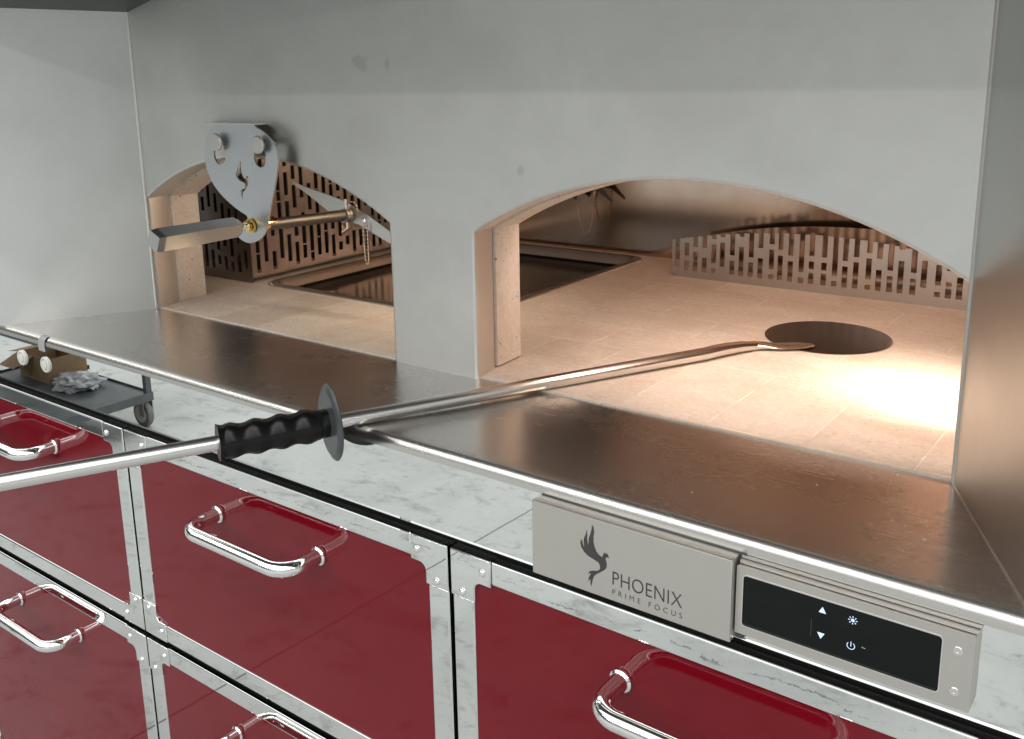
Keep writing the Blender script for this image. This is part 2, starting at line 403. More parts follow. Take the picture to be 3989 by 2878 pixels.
def arch_outline(x0, x1, n=40, dx=0.0, dz=0.0, r=0.010):
    """open path from the left foot up over the arch to the right foot, (x, z)"""
    xa, xb = x0 - dx, x1 + dx; rise = APX - SPR; wdt = x1 - x0
    R = (wdt * wdt / 4 + rise * rise) / (2 * rise); cx = (x0 + x1) / 2; cz = APX - R
    sc = (xb - xa) / wdt
    pts = [(xa, 0.0), (xa, SPR - 0.02)]
    for k in range(n + 1):
        x = x0 + wdt * k / n
        z = cz + math.sqrt(max(R * R - (x - cx) ** 2, 0)) + dz
        pts.append((cx + (x - cx) * sc, z))
    pts += [(xb, SPR - 0.02), (xb, 0.0)]
    return pts
def loft(bm, rings):
    vr = [[bm.verts.new(p) for p in r] for r in rings]
    for a, b in zip(vr, vr[1:]):
        for k in range(len(a) - 1): bm.faces.new((a[k], a[k + 1], b[k + 1], b[k]))
    return vr
RB = 0.006
def wall_front():
    bm = bmesh.new()
    xs_prev = XL
    for (x0, x1) in ARCH:
        o = arch_outline(x0, x1)
        def off(d):
            res = []
            for i, (x, z) in enumerate(o):
                a = o[max(i - 1, 0)]; b = o[min(i + 1, len(o) - 1)]
                tx, tz = b[0] - a[0], b[1] - a[1]; l = math.hypot(tx, tz); nx, nz = -tz / l, tx / l
                res.append((x + nx * d, max(z + nz * d, 0.0) if 1 < i < len(o) - 2 else z))
            return res
        e = off(RB)
        e2 = off(RB * 0.3)
        loft(bm, [[(x, YW, z) for x, z in e], [(x, YW + RB * 0.3, z) for x, z in e2], [(x, YW + RB, z) for x, z in o]])
        # face strips above the mouth
        quad(bm, (xs_prev, YW, 0), (e[0][0], YW, 0), (e[0][0], YW, WTOP), (xs_prev, YW, WTOP))
        up = [p for p in e[1:-1]]
        up = [e[1]] + [p for p in e[2:-2]] + [e[-2]]
        for a, b in zip(up, up[1:]):
            if b[0] - a[0] < 1e-6: continue
            quad(bm, (a[0], YW, a[1]), (b[0], YW, b[1]), (b[0], YW, WTOP), (a[0], YW, WTOP))
        xs_prev = e[-1][0]
    quad(bm, (xs_prev, YW, 0), (XR, YW, 0), (XR, YW, WTOP), (xs_prev, YW, WTOP))
    return link('front_wall', bm, M['wall_steel'], oven, angle=30, toward=(-1.15, -8, 0.3))
wall_front()
for (x0, x1) in ARCH:
    o = arch_outline(x0, x1)
    o2 = arch_outline(x0, x1, dx=0.008, dz=0.0)
    bm = bmesh.new()
    loft(bm, [[(x, YW + RB, z) for x, z in o], [(x, YW + 0.012, z) for x, z in o], [(x, YW + 0.062, z) for x, z in o2], [(x, YW + 0.070, z) for x, z in arch_outline(x0, x1, dx=0.014, dz=0.004)]])
    link('steel_reveal', bm, M['reveal_steel'], oven, flat=0)
    s0 = arch_outline(x0, x1, dx=0.007, dz=-0.003); s1 = arch_outline(x0, x1, dx=0.012, dz=-0.006); s2 = arch_outline(x0, x1, dx=0.020, dz=0.002)
    bm = bmesh.new()
    base = 0.006
    cl = lambda r, y: [(x, y, max(z, base)) for x, z in r]
    loft(bm, [cl(arch_outline(x0, x1, dx=0.02, dz=0.01), YW + 0.071), cl(s0, YW + 0.0715), cl(s1, YW + 0.152), cl(s2, YW + 0.156), cl(arch_outline(x0, x1, dx=0.07, dz=0.05), YW + 0.157)])
    link('stone_jamb', bm, M['stone'], oven, flat=0)

# side panels (splayed) and hood
def panel(name, pts, mat, parent=oven, th=0.0):
    bm = bmesh.new(); quad(bm, *pts); return link(name, bm, mat, parent, smooth=False)
bm = bmesh.new()
ZL = 0.700
rows = [(XL, YW), (XLE, YE)]
quad(bm, (XL, YW, 0), (XLE, YE, 0), (XLE, YE, ZL + 0.012), (XL, YW, ZL + 0.001))
quad(bm, (XLE, YE, 0), (XLE - 0.006, YE - 0.003, 0), (XLE - 0.006, YE - 0.003, ZL + 0.012), (XLE, YE, ZL + 0.012))
quad(bm, (XLE - 0.006, YE - 0.003, 0), (-3.6, YE - 0.003, 0), (-3.6, YE - 0.003, 1.2), (XLE - 0.006, YE - 0.003, 1.2))
bmesh.ops.remove_doubles(bm, verts=bm.verts[:], dist=1e-5)
sp_l = link('side_panel', bm, M['side_steel'], oven, angle=20, toward=(0, 0, 0.55))
bm = bmesh.new()
quad(bm, (XR, YW, 0), (XRE, YE, 0), (XRE, YE, WTOP), (XR, YW, WTOP))
quad(bm, (XRE, YE, 0), (0.5, YE, 0), (0.5, YE, 1.2), (XRE, YE, 1.2))
link('side_panel', bm, M['side_steel'], oven, smooth=False, toward=(-1.5, 0, 0.5))
# weld bead in the left corner and corner seams
bm = bmesh.new(); tube(bm, [(XL + 0.001, YW - 0.001, 0.002), (XL + 0.001, YW - 0.001, ZL)], 0.0035, 8)
link('corner_seam', bm, M['peel_steel'], oven, flat=0)
bm = bmesh.new(); tube(bm, [(XR, YW, 0.002), (XR, YW, WTOP)], 0.003, 8)
link('corner_seam', bm, M['satin_steel'], oven, flat=0)
bm = bmesh.new(); tube(bm, [(XR, YW, 0.0), (XRE, YE, 0.0)], 0.0022, 8)
link('counter_seam', bm, M['satin_steel'], oven, flat=0)
# hood: hipped soffit and front lip
bm = bmesh.new()
SL = 0.205
xh = -1.72
def soff(x): return ZL + (min(x, xh) - XL) * SL
quad(bm, (XL, YW, soff(XL)), (xh, YW, soff(xh)), (xh, YE, soff(xh) ), (XLE, YE, soff(XL) + 0.012))
quad(bm, (xh, YW, soff(xh)), (XR + 0.3, YW, soff(xh)), (XR + 0.3, YE, soff(xh)), (xh, YE, soff(xh)))
quad(bm, (xh, YE, soff(xh)), (1.4, YE, soff(xh)), (1.4, 0.6, 0.88), (xh, 0.6, 0.88))
quad(bm, (XLE, YE, soff(XL) + 0.012), (xh, YE, soff(xh)), (xh, 0.6, 0.88), (-3.2, 0.6, 0.88))
box(bm, -3.2, 1.4, 0.585, 0.6, 0.88, 1.4)
link('hood', bm, M['hood_steel'], oven, smooth=False)

# counter with rounded nosing, mirror fascia
def extrude_x(bm, prof, x0, x1):
    a = [bm.verts.new((x0, y, z)) for y, z in prof]; b = [bm.verts.new((x1, y, z)) for y, z in prof]
    for i in range(len(prof) - 1): bm.faces.new((a[i], a[i + 1], b[i + 1], b[i]))
RN = 0.014
prof = [(1.36, 0.0), (1.2, 0.0), (YE + 0.03, 0.0)] + [(YE + RN - RN * math.sin(t), -RN + RN * math.cos(t)) for t in [PI / 2 * k / 8 for k in range(9)]] + [(YE, -0.0195), (YE + 0.003, -0.0205), (YE + 0.004, -0.0205)]
bm = bmesh.new(); extrude_x(bm, prof, -3.6, 0.5)
link('countertop', bm, M['counter_steel'], oven, flat=0, toward=(-1, 0, 1))
YFA = YE + 0.004
prof = [(YFA, -0.0192), (YFA, -0.1330), (YFA - 0.0015, -0.1355), (YFA + 0.004, -0.1385), (YFA + 0.012, -0.1385), (YFA + 0.03, -0.1385)]
bm = bmesh.new(); extrude_x(bm, prof, -3.6, 0.5)
link('fascia', bm, M['mirror'], oven, toward=(-1, -3, -0.1))
# small round white push buttons on the fascia
for x, z in ((-2.149, -0.066), (-2.045, -0.065)):
    bm = bmesh.new(); lathe(bm, (x, YFA, z), (0, -1, 0), [(0, 0.0180), (0.003, 0.0180), (0.0045, 0.0165), (0.0045, 0.0135), (0.0025, 0.0132), (0.0025, 0.0115), (0.0055, 0.0105), (0.0065, 0.007), (0.0066, 0.002)], 24)
    link('push_button', bm, M['white'], oven)
# scrap of grey tape over the counter edge
bm = bmesh.new()
tp = [(YE + 0.012, 0.0008), (YE + 0.004, -0.0005), (YE - 0.0012, -0.006), (YE - 0.0015, -0.02), (YE + 0.001, -0.034)]
extrude_x(bm, tp, -2.054, -2.026)
for v in bm.verts: v.co.x += (v.co.z * 0.25)
tape = link('tape_scrap', bm, M['tape'], flat=0); tag(tape, 'small scrap of grey tape stuck over the bright counter edge at far left', 'tape')

# oven chamber
CX0, CX1, CY0, CY1, CZ = -2.45, -0.10, YW + 0.158, 2.520, 0.50
bm = bmesh.new(); quad(bm, (CX0, CY1, -0.02), (CX1, CY1, -0.02), (CX1, CY1, CZ), (CX0, CY1, CZ)); link('back_wall', bm, M['inner_steel'], oven, smooth=False)
bm = bmesh.new(); quad(bm, (CX0, YW + 0.2, -0.02), (CX0, CY1, -0.02), (CX0, CY1, CZ), (CX0, YW + 0.2, CZ)); link('inner_side_wall', bm, M['inner_steel'], oven, smooth=False)
bm = bmesh.new(); quad(bm, (CX1, YW + 0.2, -0.02), (CX1, CY1, -0.02), (CX1, CY1, CZ), (CX1, YW + 0.2, CZ)); link('inner_side_wall', bm, M['inner_steel'], oven, smooth=False)
bm = bmesh.new(); quad(bm, (CX0 - 0.1, YW + 0.01, CZ), (CX1 + 0.1, YW + 0.01, CZ), (CX1 + 0.1, CY1, CZ), (CX0 - 0.1, CY1, CZ)); link('chamber_ceiling', bm, M['inner_steel'], oven, smooth=False)
# stone inside of the front wall
bm = bmesh.new()
xp = CX0
for x0, x1 in ARCH:
    e = arch_outline(x0, x1, dx=0.06, dz=0.045)
    quad(bm, (xp, CY0, 0), (e[0][0], CY0, 0), (e[0][0], CY0, CZ), (xp, CY0, CZ))
    up = e[1:-1]
    for a, b in zip(up, up[1:]):
        if b[0] - a[0] > 1e-6: quad(bm, (a[0], CY0, a[1]), (b[0], CY0, b[1]), (b[0], CY0, CZ), (a[0], CY0, CZ))
    xp = e[-1][0]
if CX1 > xp: quad(bm, (xp, CY0, 0), (CX1, CY0, 0), (CX1, CY0, CZ), (xp, CY0, CZ))
link('inner_front_wall', bm, M['stone'], oven, smooth=False)

# firebrick deck round the pan opening
PX0, PX1, PY0, PY1 = -2.035, -1.345, 1.650, 2.475
bm = bmesh.new()
Y0 = YW + 0.0085
for a in ((CX0, PX0, Y0, CY1), (PX1, CX1, Y0, CY1), (PX0, PX1, Y0, PY0), (PX0, PX1, PY1, CY1)):
    box(bm, *a, -0.03, DECK)
link('deck', bm, M['deck'], oven, smooth=False)
# perforated guards, shields and burner belong in the chamber
SLOTS = [[-1.1505, [[0.029, 0.2]]], [-1.1239, [[0.061, 0.096], [0.022, 0.048]]], [-1.0995, [[0.086, 0.2], [0.022, 0.074]]], [-1.074, [[0.086, 0.2], [0.022, 0.06]]], [-1.0484, [[0.111, 0.2], [0.048, 0.098], [0.023, 0.035]]], [-1.0248, [[0.119, 0.2], [0.042, 0.105]]], [-0.9978, [[0.074, 0.2], [0.024, 0.06]]], [-0.9737, [[0.124, 0.2], [0.024, 0.098]]], [-0.9477, [[0.074, 0.2], [0.024, 0.061]]], [-0.9231, [[0.1, 0.2], [0.023, 0.074]]], [-0.8944, [[0.112, 0.2], [0.049, 0.099], [0.024, 0.036]]], [-0.872, [[0.1, 0.2], [0.024, 0.086]]], [-0.8463, [[0.088, 0.2], [0.024, 0.074]]], [-0.819, [[0.05, 0.2], [0.023, 0.036]]], [-0.7944, [[0.092, 0.2], [0.06, 0.079], [0.024, 0.051]]], [-0.7638, [[0.092, 0.2], [0.06, 0.079], [0.024, 0.052]]], [-0.738, [[0.049, 0.2], [0.024, 0.037]]], [-0.714, [[0.088, 0.2], [0.024, 0.075]]], [-0.6888, [[0.1, 0.2], [0.025, 0.088]]], [-0.6596, [[0.113, 0.2], [0.05, 0.1], [0.025, 0.037]]], [-0.6362, [[0.101, 0.2], [0.025, 0.075]]], [-0.6113, [[0.076, 0.2], [0.025, 0.063]]], [-0.5877, [[0.127, 0.2], [0.025, 0.101]]], [-0.5602, [[0.076, 0.2], [0.025, 0.063]]], [-0.5376, [[0.121, 0.2], [0.044, 0.107]]], [-0.507, [[0.051, 0.1], [0.025, 0.038]]], [-0.4843, [[0.088, 0.109], [0.025, 0.063]]], [-0.4617, [[0.025, 0.076]]], [-0.4355, [[0.04, 0.09]]], [-0.409, [[0.025, 0.06]]], [-0.383, [[0.05, 0.08]]], [-0.357, [[0.03, 0.07]]]]
def arc_top(x):
    d = x + 0.76
    return 0.1445 - (0.27 if d < 0 else 0.40) * d * d
guard = empty('burner_guard', (-0.75, 2.307, DECK), 'low perforated steel guard with open comb top in the right-hand oven mouth', 'guard')
bm = bmesh.new()
gy0, gy1 = 2.307, 2.310
SW = 0.0064
edges = [-1.166]
for x, _ in SLOTS: edges += [x - SW, x + SW]
edges.append(-0.33)
for i in range(0, len(edges) - 1, 2):       # solid bars
    a, b = edges[i], edges[i + 1]
    t0, t1 = arc_top(a), arc_top(b)
    z0 = DECK + (0.006 if i == 0 else 0.0)
    vs = box(bm, a, b, gy0, gy1, z0, 1)
    for v in vs:
        if v.co.z > 0.5: v.co.z = (t0 + t1) / 2
for x, hs in SLOTS:
    top = arc_top(x); z = DECK
    for lo, hi in sorted(hs):
        if lo > z + 0.001: box(bm, x - SW, x + SW, gy0, gy1, z, min(lo, top))
        z = hi
    if z < top - 0.001: box(bm, x - SW, x + SW, gy0, gy1, z, top)
bm2 = bm; 
for v in bm.verts: v.co -= Vector(guard.location)
link('perforated_sheet', bm, M['guard_steel'], guard, smooth=False)
bm = bmesh.new(); pts = []
n = 40
for k in range(n + 1):
    x = -1.185 + 0.86 * k / n; pts.append((x, 0.1445 - (0.30 if x < -0.72 else 0.2) * (x + 0.72) ** 2))
prism_xz(bm, [(pts[0][0], DECK)] + pts + [(pts[-1][0], DECK)], 2.455, 2.458)
for v in bm.verts: v.co -= Vector(guard.location)
link('rear_shield_or_shade', bm, M['inner_steel'], guard, angle=60)
bm = bmesh.new(); tube(bm, [(-1.14, 2.385, 0.032), (-0.3, 2.385, 0.032)], 0.013, 14)
for v in bm.verts: v.co -= Vector(guard.location)
link('burner_tube', bm, M['rim_steel'], guard, flat=0)

# tall left guard
guard2 = empty('burner_guard', (-2.07, 1.63, DECK), 'tall perforated steel corner guard standing behind the left-hand oven mouth', 'guard')
def slot_sheet(bm, length, height, pitch, sw, seed):
    """a sheet in local (u, z), returns list of solid rectangles"""
    rnd = random.Random(seed); rects = []; u = 0.016
    q = 0.0128
    prev = 0
    while u + sw < length - 0.01:
        rects.append((prev, u, 0, height)); z = 0.0
        cur = 0.026 + q * rnd.choice((0, 0, 1, 2)); 
        while cur < height - 0.03:
            ln = q * rnd.choice((1, 2, 3, 3, 4, 4, 5, 6)); 
            if cur + ln > height - 0.015: break
            rects.append((u, u + sw, z, cur)); z = cur + ln; cur = z + 0.016 + q * rnd.choice((0, 0, 0, 1, 1, 2, 3))
        rects.append((u, u + sw, z, height)); prev = u + sw; u += pitch
    rects.append((prev, length, 0, height))
    return rects
bm = bmesh.new()
for u0, u1, z0, z1 in slot_sheet(bm, 0.84, 0.47, 0.0285, 0.0140, 3):
    box(bm, 0, 0.003, u0, u1, z0 + 0.012, z1)
link('perforated_sheet', bm, M['guard_steel'], guard2, smooth=False)
guard2.children[0].rotation_euler = (0, 0, math.radians(1.2))
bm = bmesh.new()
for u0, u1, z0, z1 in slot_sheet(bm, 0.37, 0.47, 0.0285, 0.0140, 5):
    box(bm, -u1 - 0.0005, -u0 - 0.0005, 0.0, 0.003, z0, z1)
link('perforated_sheet', bm, M['guard_steel_shaded'], guard2, smooth=False)
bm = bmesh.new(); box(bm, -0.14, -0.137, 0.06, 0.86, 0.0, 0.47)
link('rear_shield_or_shade', bm, M['black'], guard2, smooth=False)  # added black sheet, stands in for the unlit space behind the slots

# ember pan between the two mouths
pan = empty('ember_pan', ((PX0 + PX1) / 2, (PY0 + PY1) / 2, DECK), 'dark rectangular steel pan with rolled rim set in the firebrick deck', 'pan')
def rrect(hx, hy, r, n=6):
    out = []
    for cx, cy, a0 in ((hx - r, hy - r, 0), (-hx + r, hy - r, 90), (-hx + r, -hy + r, 180), (hx - r, -hy + r, 270)):
        for k in range(n + 1):
            a = math.radians(a0 + 90 * k / n); out.append((cx + r * math.cos(a), cy + r * math.sin(a)))
    return out
hx, hy = (PX1 - PX0) / 2, (PY1 - PY0) / 2
def ring(d, z, r): return [(x, y, z) for x, y in rrect(hx + d, hy + d, r)]
def loft_closed(bm, rings, capb=False):
    vr = [[bm.verts.new(p) for p in r] for r in rings]
    for a, b in zip(vr, vr[1:]):
        for k in range(len(a)): bm.faces.new((a[k], a[(k + 1) % len(a)], b[(k + 1) % len(b)], b[k]))
    if capb: bm.faces.new(vr[-1])
bm = bmesh.new()
loft_closed(bm, [ring(0.014, 0.0005, 0.06), ring(0.013, 0.0035, 0.06), ring(0.011, 0.0045, 0.058), ring(-0.004, 0.0055, 0.045), ring(-0.006, 0.004, 0.042), ring(-0.012, -0.024, 0.04)])
link('rim', bm, M['rim_steel'], pan, angle=60, flat=0)
bm = bmesh.new()
loft_closed(bm, [ring(-0.0121, -0.023, 0.04), ring(-0.022, -0.028, 0.034), ring(-0.03, -0.0285, 0.03)], True)
link('pan_floor', bm, M['dark_steel'], pan, angle=60)

# wall pins the damper plate hangs on (fixed to the oven)
for x, z in ((-1.7072, 0.4162), (-1.5724, 0.4142)):
    bm = bmesh.new()
    lathe(bm, (x, YW, z), (0, -1, 0), [(0, 0.007), (0.041, 0.007), (0.0412, 0.0185), (0.0445, 0.0185), (0.046, 0.017), (0.0462, 0.002)], 28)
    link('hanging_pin', bm, M['satin_steel'], oven)

# nameplate box and control panel
BIRD = [[-0.6102, -0.03], [-0.6078, -0.0335], [-0.607, -0.0393], [-0.6078, -0.0465], [-0.608, -0.0536], [-0.6066, -0.0593], [-0.6039, -0.0655], [-0.6002, -0.0694], [-0.5946, -0.0719], [-0.5936, -0.0684], [-0.5922, -0.0661], [-0.5929, -0.0645], [-0.5908, -0.0646], [-0.588, -0.0644], [-0.5864, -0.0651], [-0.5856, -0.0669], [-0.5844, -0.0703], [-0.5863, -0.0693], [-0.5879, -0.0696], [-0.5893, -0.0713], [-0.5895, -0.0731], [-0.5882, -0.0768], [-0.5875, -0.0806], [-0.5884, -0.0849], [-0.591, -0.0888], [-0.5958, -0.0929], [-0.6011, -0.0971], [-0.6049, -0.1004], [-0.6076, -0.1044], [-0.6092, -0.11], [-0.611, -0.1189], [-0.6123, -0.1147], [-0.6121, -0.1089], [-0.6141, -0.1106], [-0.6155, -0.1133], [-0.6152, -0.1089], [-0.6136, -0.1043], [-0.6112, -0.1004], [-0.613, -0.1005], [-0.6154, -0.1028], [-0.6152, -0.1002], [-0.613, -0.0974], [-0.6087, -0.0953], [-0.6033, -0.094], [-0.5995, -0.0918], [-0.5979, -0.089], [-0.5976, -0.0853], [-0.5996, -0.0814], [-0.6023, -0.0802], [-0.6087, -0.0782], [-0.6152, -0.0766], [-0.6223, -0.0722], [-0.6267, -0.0664], [-0.6281, -0.0607], [-0.6275, -0.0575], [-0.6264, -0.0553], [-0.6253, -0.0588], [-0.6234, -0.0634], [-0.6216, -0.0664], [-0.6223, -0.062], [-0.6229, -0.0571], [-0.6224, -0.0524], [-0.6196, -0.046], [-0.6183, -0.0398], [-0.6175, -0.0454], [-0.6177, -0.0515], [-0.6169, -0.0573], [-0.6155, -0.0615], [-0.6153, -0.0558], [-0.6148, -0.0496], [-0.6126, -0.0439], [-0.6108, -0.0364]]
YB = YE - 0.022
bm = bmesh.new(); box(bm, -0.7060, -0.4166, YB, YFA + 0.001, -0.1292, -0.0205, 0.0016, 2)
plate_o = link('nameplate', bm, M['satin_steel'], oven)
bm = bmesh.new(); box(bm, -0.7040, -0.4080, YE - 0.0015, YFA - 0.0005, -0.1320, -0.0182, 0.0008, 1)
link('backing_plate', bm, M['disc'], plate_o)
bm = bmesh.new(); prism_xz(bm, BIRD, YB - 0.0003, YB + 0.0002); link('emblem', bm, M['ink'], plate_o, smooth=False)
def text(name, body, x0, x1, z0, z1, y, mat, parent, spacing=1.0, offset=0.0):
    cu = bpy.data.curves.new(name, 'FONT'); cu.body = body; cu.size = 1; cu.space_character = spacing; cu.offset = offset
    to = bpy.data.objects.new(name, cu); COL.objects.link(to)
    dg = bpy.context.evaluated_depsgraph_get(); dg.update()
    me = bpy.data.meshes.new_from_object(to.evaluated_get(dg))
    bpy.data.objects.remove(to)
    xs = [v.co.x for v in me.vertices]; ys = [v.co.y for v in me.vertices]
    sx = (x1 - x0) / (max(xs) - min(xs)); sy = (z1 - z0) / (max(ys) - min(ys)); mx, my = min(xs), min(ys)
    for v in me.vertices: v.co = Vector((x0 + (v.co.x - mx) * sx, y, z0 + (v.co.y - my) * sy))
    me.materials.clear(); me.materials.append(mat)
    o = bpy.data.objects.new(name, me); COL.objects.link(o); o.parent = parent
    return o
text('lettering', 'PHOENIX', -0.5788, -0.4802, -0.1055, -0.0866, YB - 0.0004, M['ink'], plate_o, 1.04, -0.012)
text('lettering', 'PRIME FOCUS', -0.5788, -0.4797, -0.1196, -0.1122, YB - 0.0004, M['ink'], plate_o, 1.75, -0.016)

YD = YE - 0.013
bm = bmesh.new()
# frame round the glass: four bars, stepped back rail above
gx0, gx1, gz0, gz1 = -0.4065, -0.1866, -0.1060, -0.0395
fx0, fx1, fz0, fz1 = -0.4148, -0.1560, -0.1180, -0.0292
outl = [(fx0, fz0), (fx1, fz0), (fx1, fz1), (fx0, fz1)]
def rr(x0, x1, z0, z1, r, n=4):
    return [((x0 + x1) / 2 + px, (z0 + z1) / 2 + pz) for px, pz in rrect((x1 - x0) / 2, (z1 - z0) / 2, r, n)]
prism_xz(bm, rr(fx0, fx1, fz0, fz1, 0.0015), YD, YFA, [rr(gx0, gx1, gz0, gz1, 0.0045)])
cp = link('control_panel', bm, M['satin_steel'], oven, angle=30)
bm = bmesh.new(); box(bm, fx0 + 0.001, fx1 + 0.002, YD + 0.005, YFA, fz1 + 0.0005, fz1 + 0.0050, 0.001, 2); box(bm, fx0 + 0.001, fx1 + 0.003, YD + 0.0095, YFA, fz1 + 0.0055, fz1 + 0.0090, 0.001, 2)
link('top_rail', bm, M['satin_steel'], cp)
bm = bmesh.new(); box(bm, gx0 - 0.002, gx1 + 0.002, YD + 0.0014, YD + 0.004, gz0 - 0.002, gz1 + 0.002); link('screen', bm, M['glass'], cp, smooth=False)
bm = bmesh.new()
loopo = rr(gx0 - 0.0008, gx1 + 0.0008, gz0 - 0.0008, gz1 + 0.0008, 0.005); loopi = rr(gx0 + 0.0006, gx1 - 0.0006, gz0 + 0.0006, gz1 - 0.0006, 0.004)
prism_xz(bm, loopo, YD - 0.0006, YD + 0.0012, [loopi]); link('bezel', bm, M['peel_steel'], cp)
yi = YD + 0.0011
def icon(name, polys, mat=None):
    bm = bmesh.new()
    for p in polys: bm.faces.new([bm.verts.new((x, yi, z)) for x, z in p])
    return link(name, bm, mat or M['icon'], cp, smooth=False)
def tri(cx, cz, s, up): 
    k = 1 if up else -1
    return [[(cx - s, cz - k * s * 0.85), (cx + s, cz - k * s * 0.85), (cx, cz + k * s * 0.95)]]
icon('arrow_icon', tri(-0.3125, -0.0535, 0.0042, True)); icon('arrow_icon', tri(-0.3128, -0.0859, 0.0042, False))
def disc(cx, cz, r, n=20): return [(cx + r * math.cos(2 * PI * k / n), cz + r * math.sin(2 * PI * k / n)) for k in range(n)]
rays = []
for k in range(8):
    a = 2 * PI * k / 8; c, s = math.cos(a), math.sin(a); cx, cz = -0.2789, -0.0543
    P = lambda d, wv: (cx + d * c - wv * s, cz + d * s + wv * c)
    rays.append([P(0.0031, -0.0004), P(0.0050, -0.0006), P(0.0050, 0.0006), P(0.0031, 0.0004)])
icon('lamp_icon', [disc(-0.2789, -0.0543, 0.0020)] + rays)
pw = []
for k in range(4, 29):
    a0 = PI / 2 + 2 * PI * k / 32 - 0.0; a1 = a0 + 2 * PI / 32
    pw.append([(-0.2792 + r * math.cos(a), -0.086 + r * math.sin(a)) for r, a in ((0.0038, a0), (0.0046, a0), (0.0046, a1), (0.0038, a1))])
pw.append([(-0.2796, -0.0868), (-0.2788, -0.0868), (-0.2788, -0.0808), (-0.2796, -0.0808)])
icon('power_icon', pw)
icon('dash_icon', [[(-0.2676, -0.0829), (-0.2636, -0.0837), (-0.2636, -0.0842), (-0.2676, -0.0835)]], M['icon_dim'])
bm = bmesh.new(); bm.faces.new([bm.verts.new((x, yi, z)) for x, z in ((-0.3245, -0.0905), (-0.3239, -0.0905), (-0.3239, -0.068), (-0.3245, -0.068))]); link('display_edge', bm, M['disc'], cp, smooth=False)
for x, z in ((-0.1715, -0.0507), (-0.1715, -0.0985)):
    bm = bmesh.new(); lathe(bm, (x, YD, z), (0, -1, 0), [(0, 0.0052), (0.0006, 0.0052), (0.0010, 0.0046), (0.0010, 0.0020), (0.0001, 0.0019)], 20); link('screw', bm, M['peel_steel'], cp)

# ------------------------------------------------------------------ drawer cabinet below
cab = empty('drawer_cabinet', (-1.2, YE + 0.2, ZF), 'cabinet of glossy red drawers framed in mirror steel under the oven', 'cabinet')
co = Vector(cab.location)
bm = bmesh.new(); box(bm, -3.6, 0.5, YE + 0.022, YE + 0.9, ZF + 0.03, -0.1390)
for v in bm.verts: v.co -= co
link('carcass', bm, M['black'], cab, smooth=False)
# drawer meshes; local origin = top centre of the front face, -Y towards the viewer
WD, HD = 0.8690, 0.4640
hw = WD / 2
RT, RS = 0.0385, 0.0425          # rail widths
def mk(bm, name, mat, smooth=True, angle=35):
    o = link(name, bm, mat, None, smooth, angle, None, 0 if name in ('handle', 'collar', 'screw') else 2.5e-4); me = o.data; bpy.data.objects.remove(o); return me
def drawer_meshes(h):
    D = {}
    bm = bmesh.new(); box(bm, -hw + 0.030, hw - 0.030, 0.004, 0.012, -h + 0.03, -0.03); D['panel'] = mk(bm, 'drawer', M['red'], False)
    bm = bmesh.new()
    bv = 0.0035
    L = 0.076
    box(bm, -hw + L, hw - L, 0.0, 0.018, -RT, 0.0, bv, 4); box(bm, -hw + L, hw - L, 0.0, 0.018, -h, -h + RT, bv, 4)
    box(bm, -hw + 0.001, -hw + RS, 0.0, 0.018, -h + L, -L, bv, 4); box(bm, hw - RS, hw - 0.001, 0.0, 0.018, -h + L, -L, bv, 4)
    D['rails'] = mk(bm, 'frame', M['mirror'])
    # L shaped bracket for the top-left corner, legs L long, inner fillet
    rf = 0.013; t = RT + 0.004; s = RS + 0.003
    out = [(0, 0), (0, -L), (s, -L)]
    for k in range(7):
        a = PI - (PI / 2) * k / 6; out.append((s + rf + rf * math.cos(a), -t - rf + rf * math.sin(a)))
    out += [(L, -t), (L, 0)]
    for nm, sx, sz in (('tl', 1, 1), ('tr', -1, 1), ('bl', 1, -1), ('br', -1, -1)):
        bm = bmesh.new(); prism_xz(bm, out, -0.0022, 0.018)
        es = [e for e in bm.edges if len(e.link_faces) == 2 and abs(e.link_faces[0].normal.dot(e.link_faces[1].normal)) < 0.3 and all(v.co.y < 0 for v in e.verts)]
        bmesh.ops.recalc_face_normals(bm, faces=bm.faces[:])
        es = [e for e in bm.edges if len(e.link_faces) == 2 and all(v.co.y < 0 for v in e.verts) and e.calc_face_angle(0) > 1.0]
        bmesh.ops.bevel(bm, geom=es, offset=0.0022, segments=3, affect='EDGES', profile=0.5)
        for v in bm.verts:
            x, z = v.co.x, v.co.z
            v.co.x = (-hw + x) if sx > 0 else (hw - x); v.co.z = z if sz > 0 else (-h - z)
        D['bracket_' + nm] = mk(bm, 'corner_bracket', M['mirror'])
    bm = bmesh.new(); lathe(bm, (0, 0, 0), (0, -1, 0), [(0.0, 0.0062), (0.0012, 0.0062), (0.0030, 0.0050), (0.0042, 0.0030), (0.0046, 0.0008)], 16); D['screw'] = mk(bm, 'screw', M['chrome'])
    bm = bmesh.new()
    path = fillet([(-0.1395, 0.004, 0), (-0.1395, -0.077, 0), (0.1395, -0.077, 0), (0.1395, 0.004, 0)], 0.046, 14)
    tube(bm, path, 0.0136, 24); D['handle'] = mk(bm, 'handle', M['chrome'])
    bm = bmesh.new(); lathe(bm, (0, 0.004, 0), (0, -1, 0), [(0, 0.0160), (0.003, 0.0170), (0.006, 0.0170), (0.008, 0.0152), (0.009, 0.0138)], 24); D['collar'] = mk(bm, 'collar', M['chrome'])
    return D
HL = 0.700
DM = {HD: drawer_meshes(HD), HL: drawer_meshes(HL)}
def obj(name, me, parent, loc=(0, 0, 0)):
    o = bpy.data.objects.new(name, me); COL.objects.link(o); o.parent = parent; o.location = loc; return o
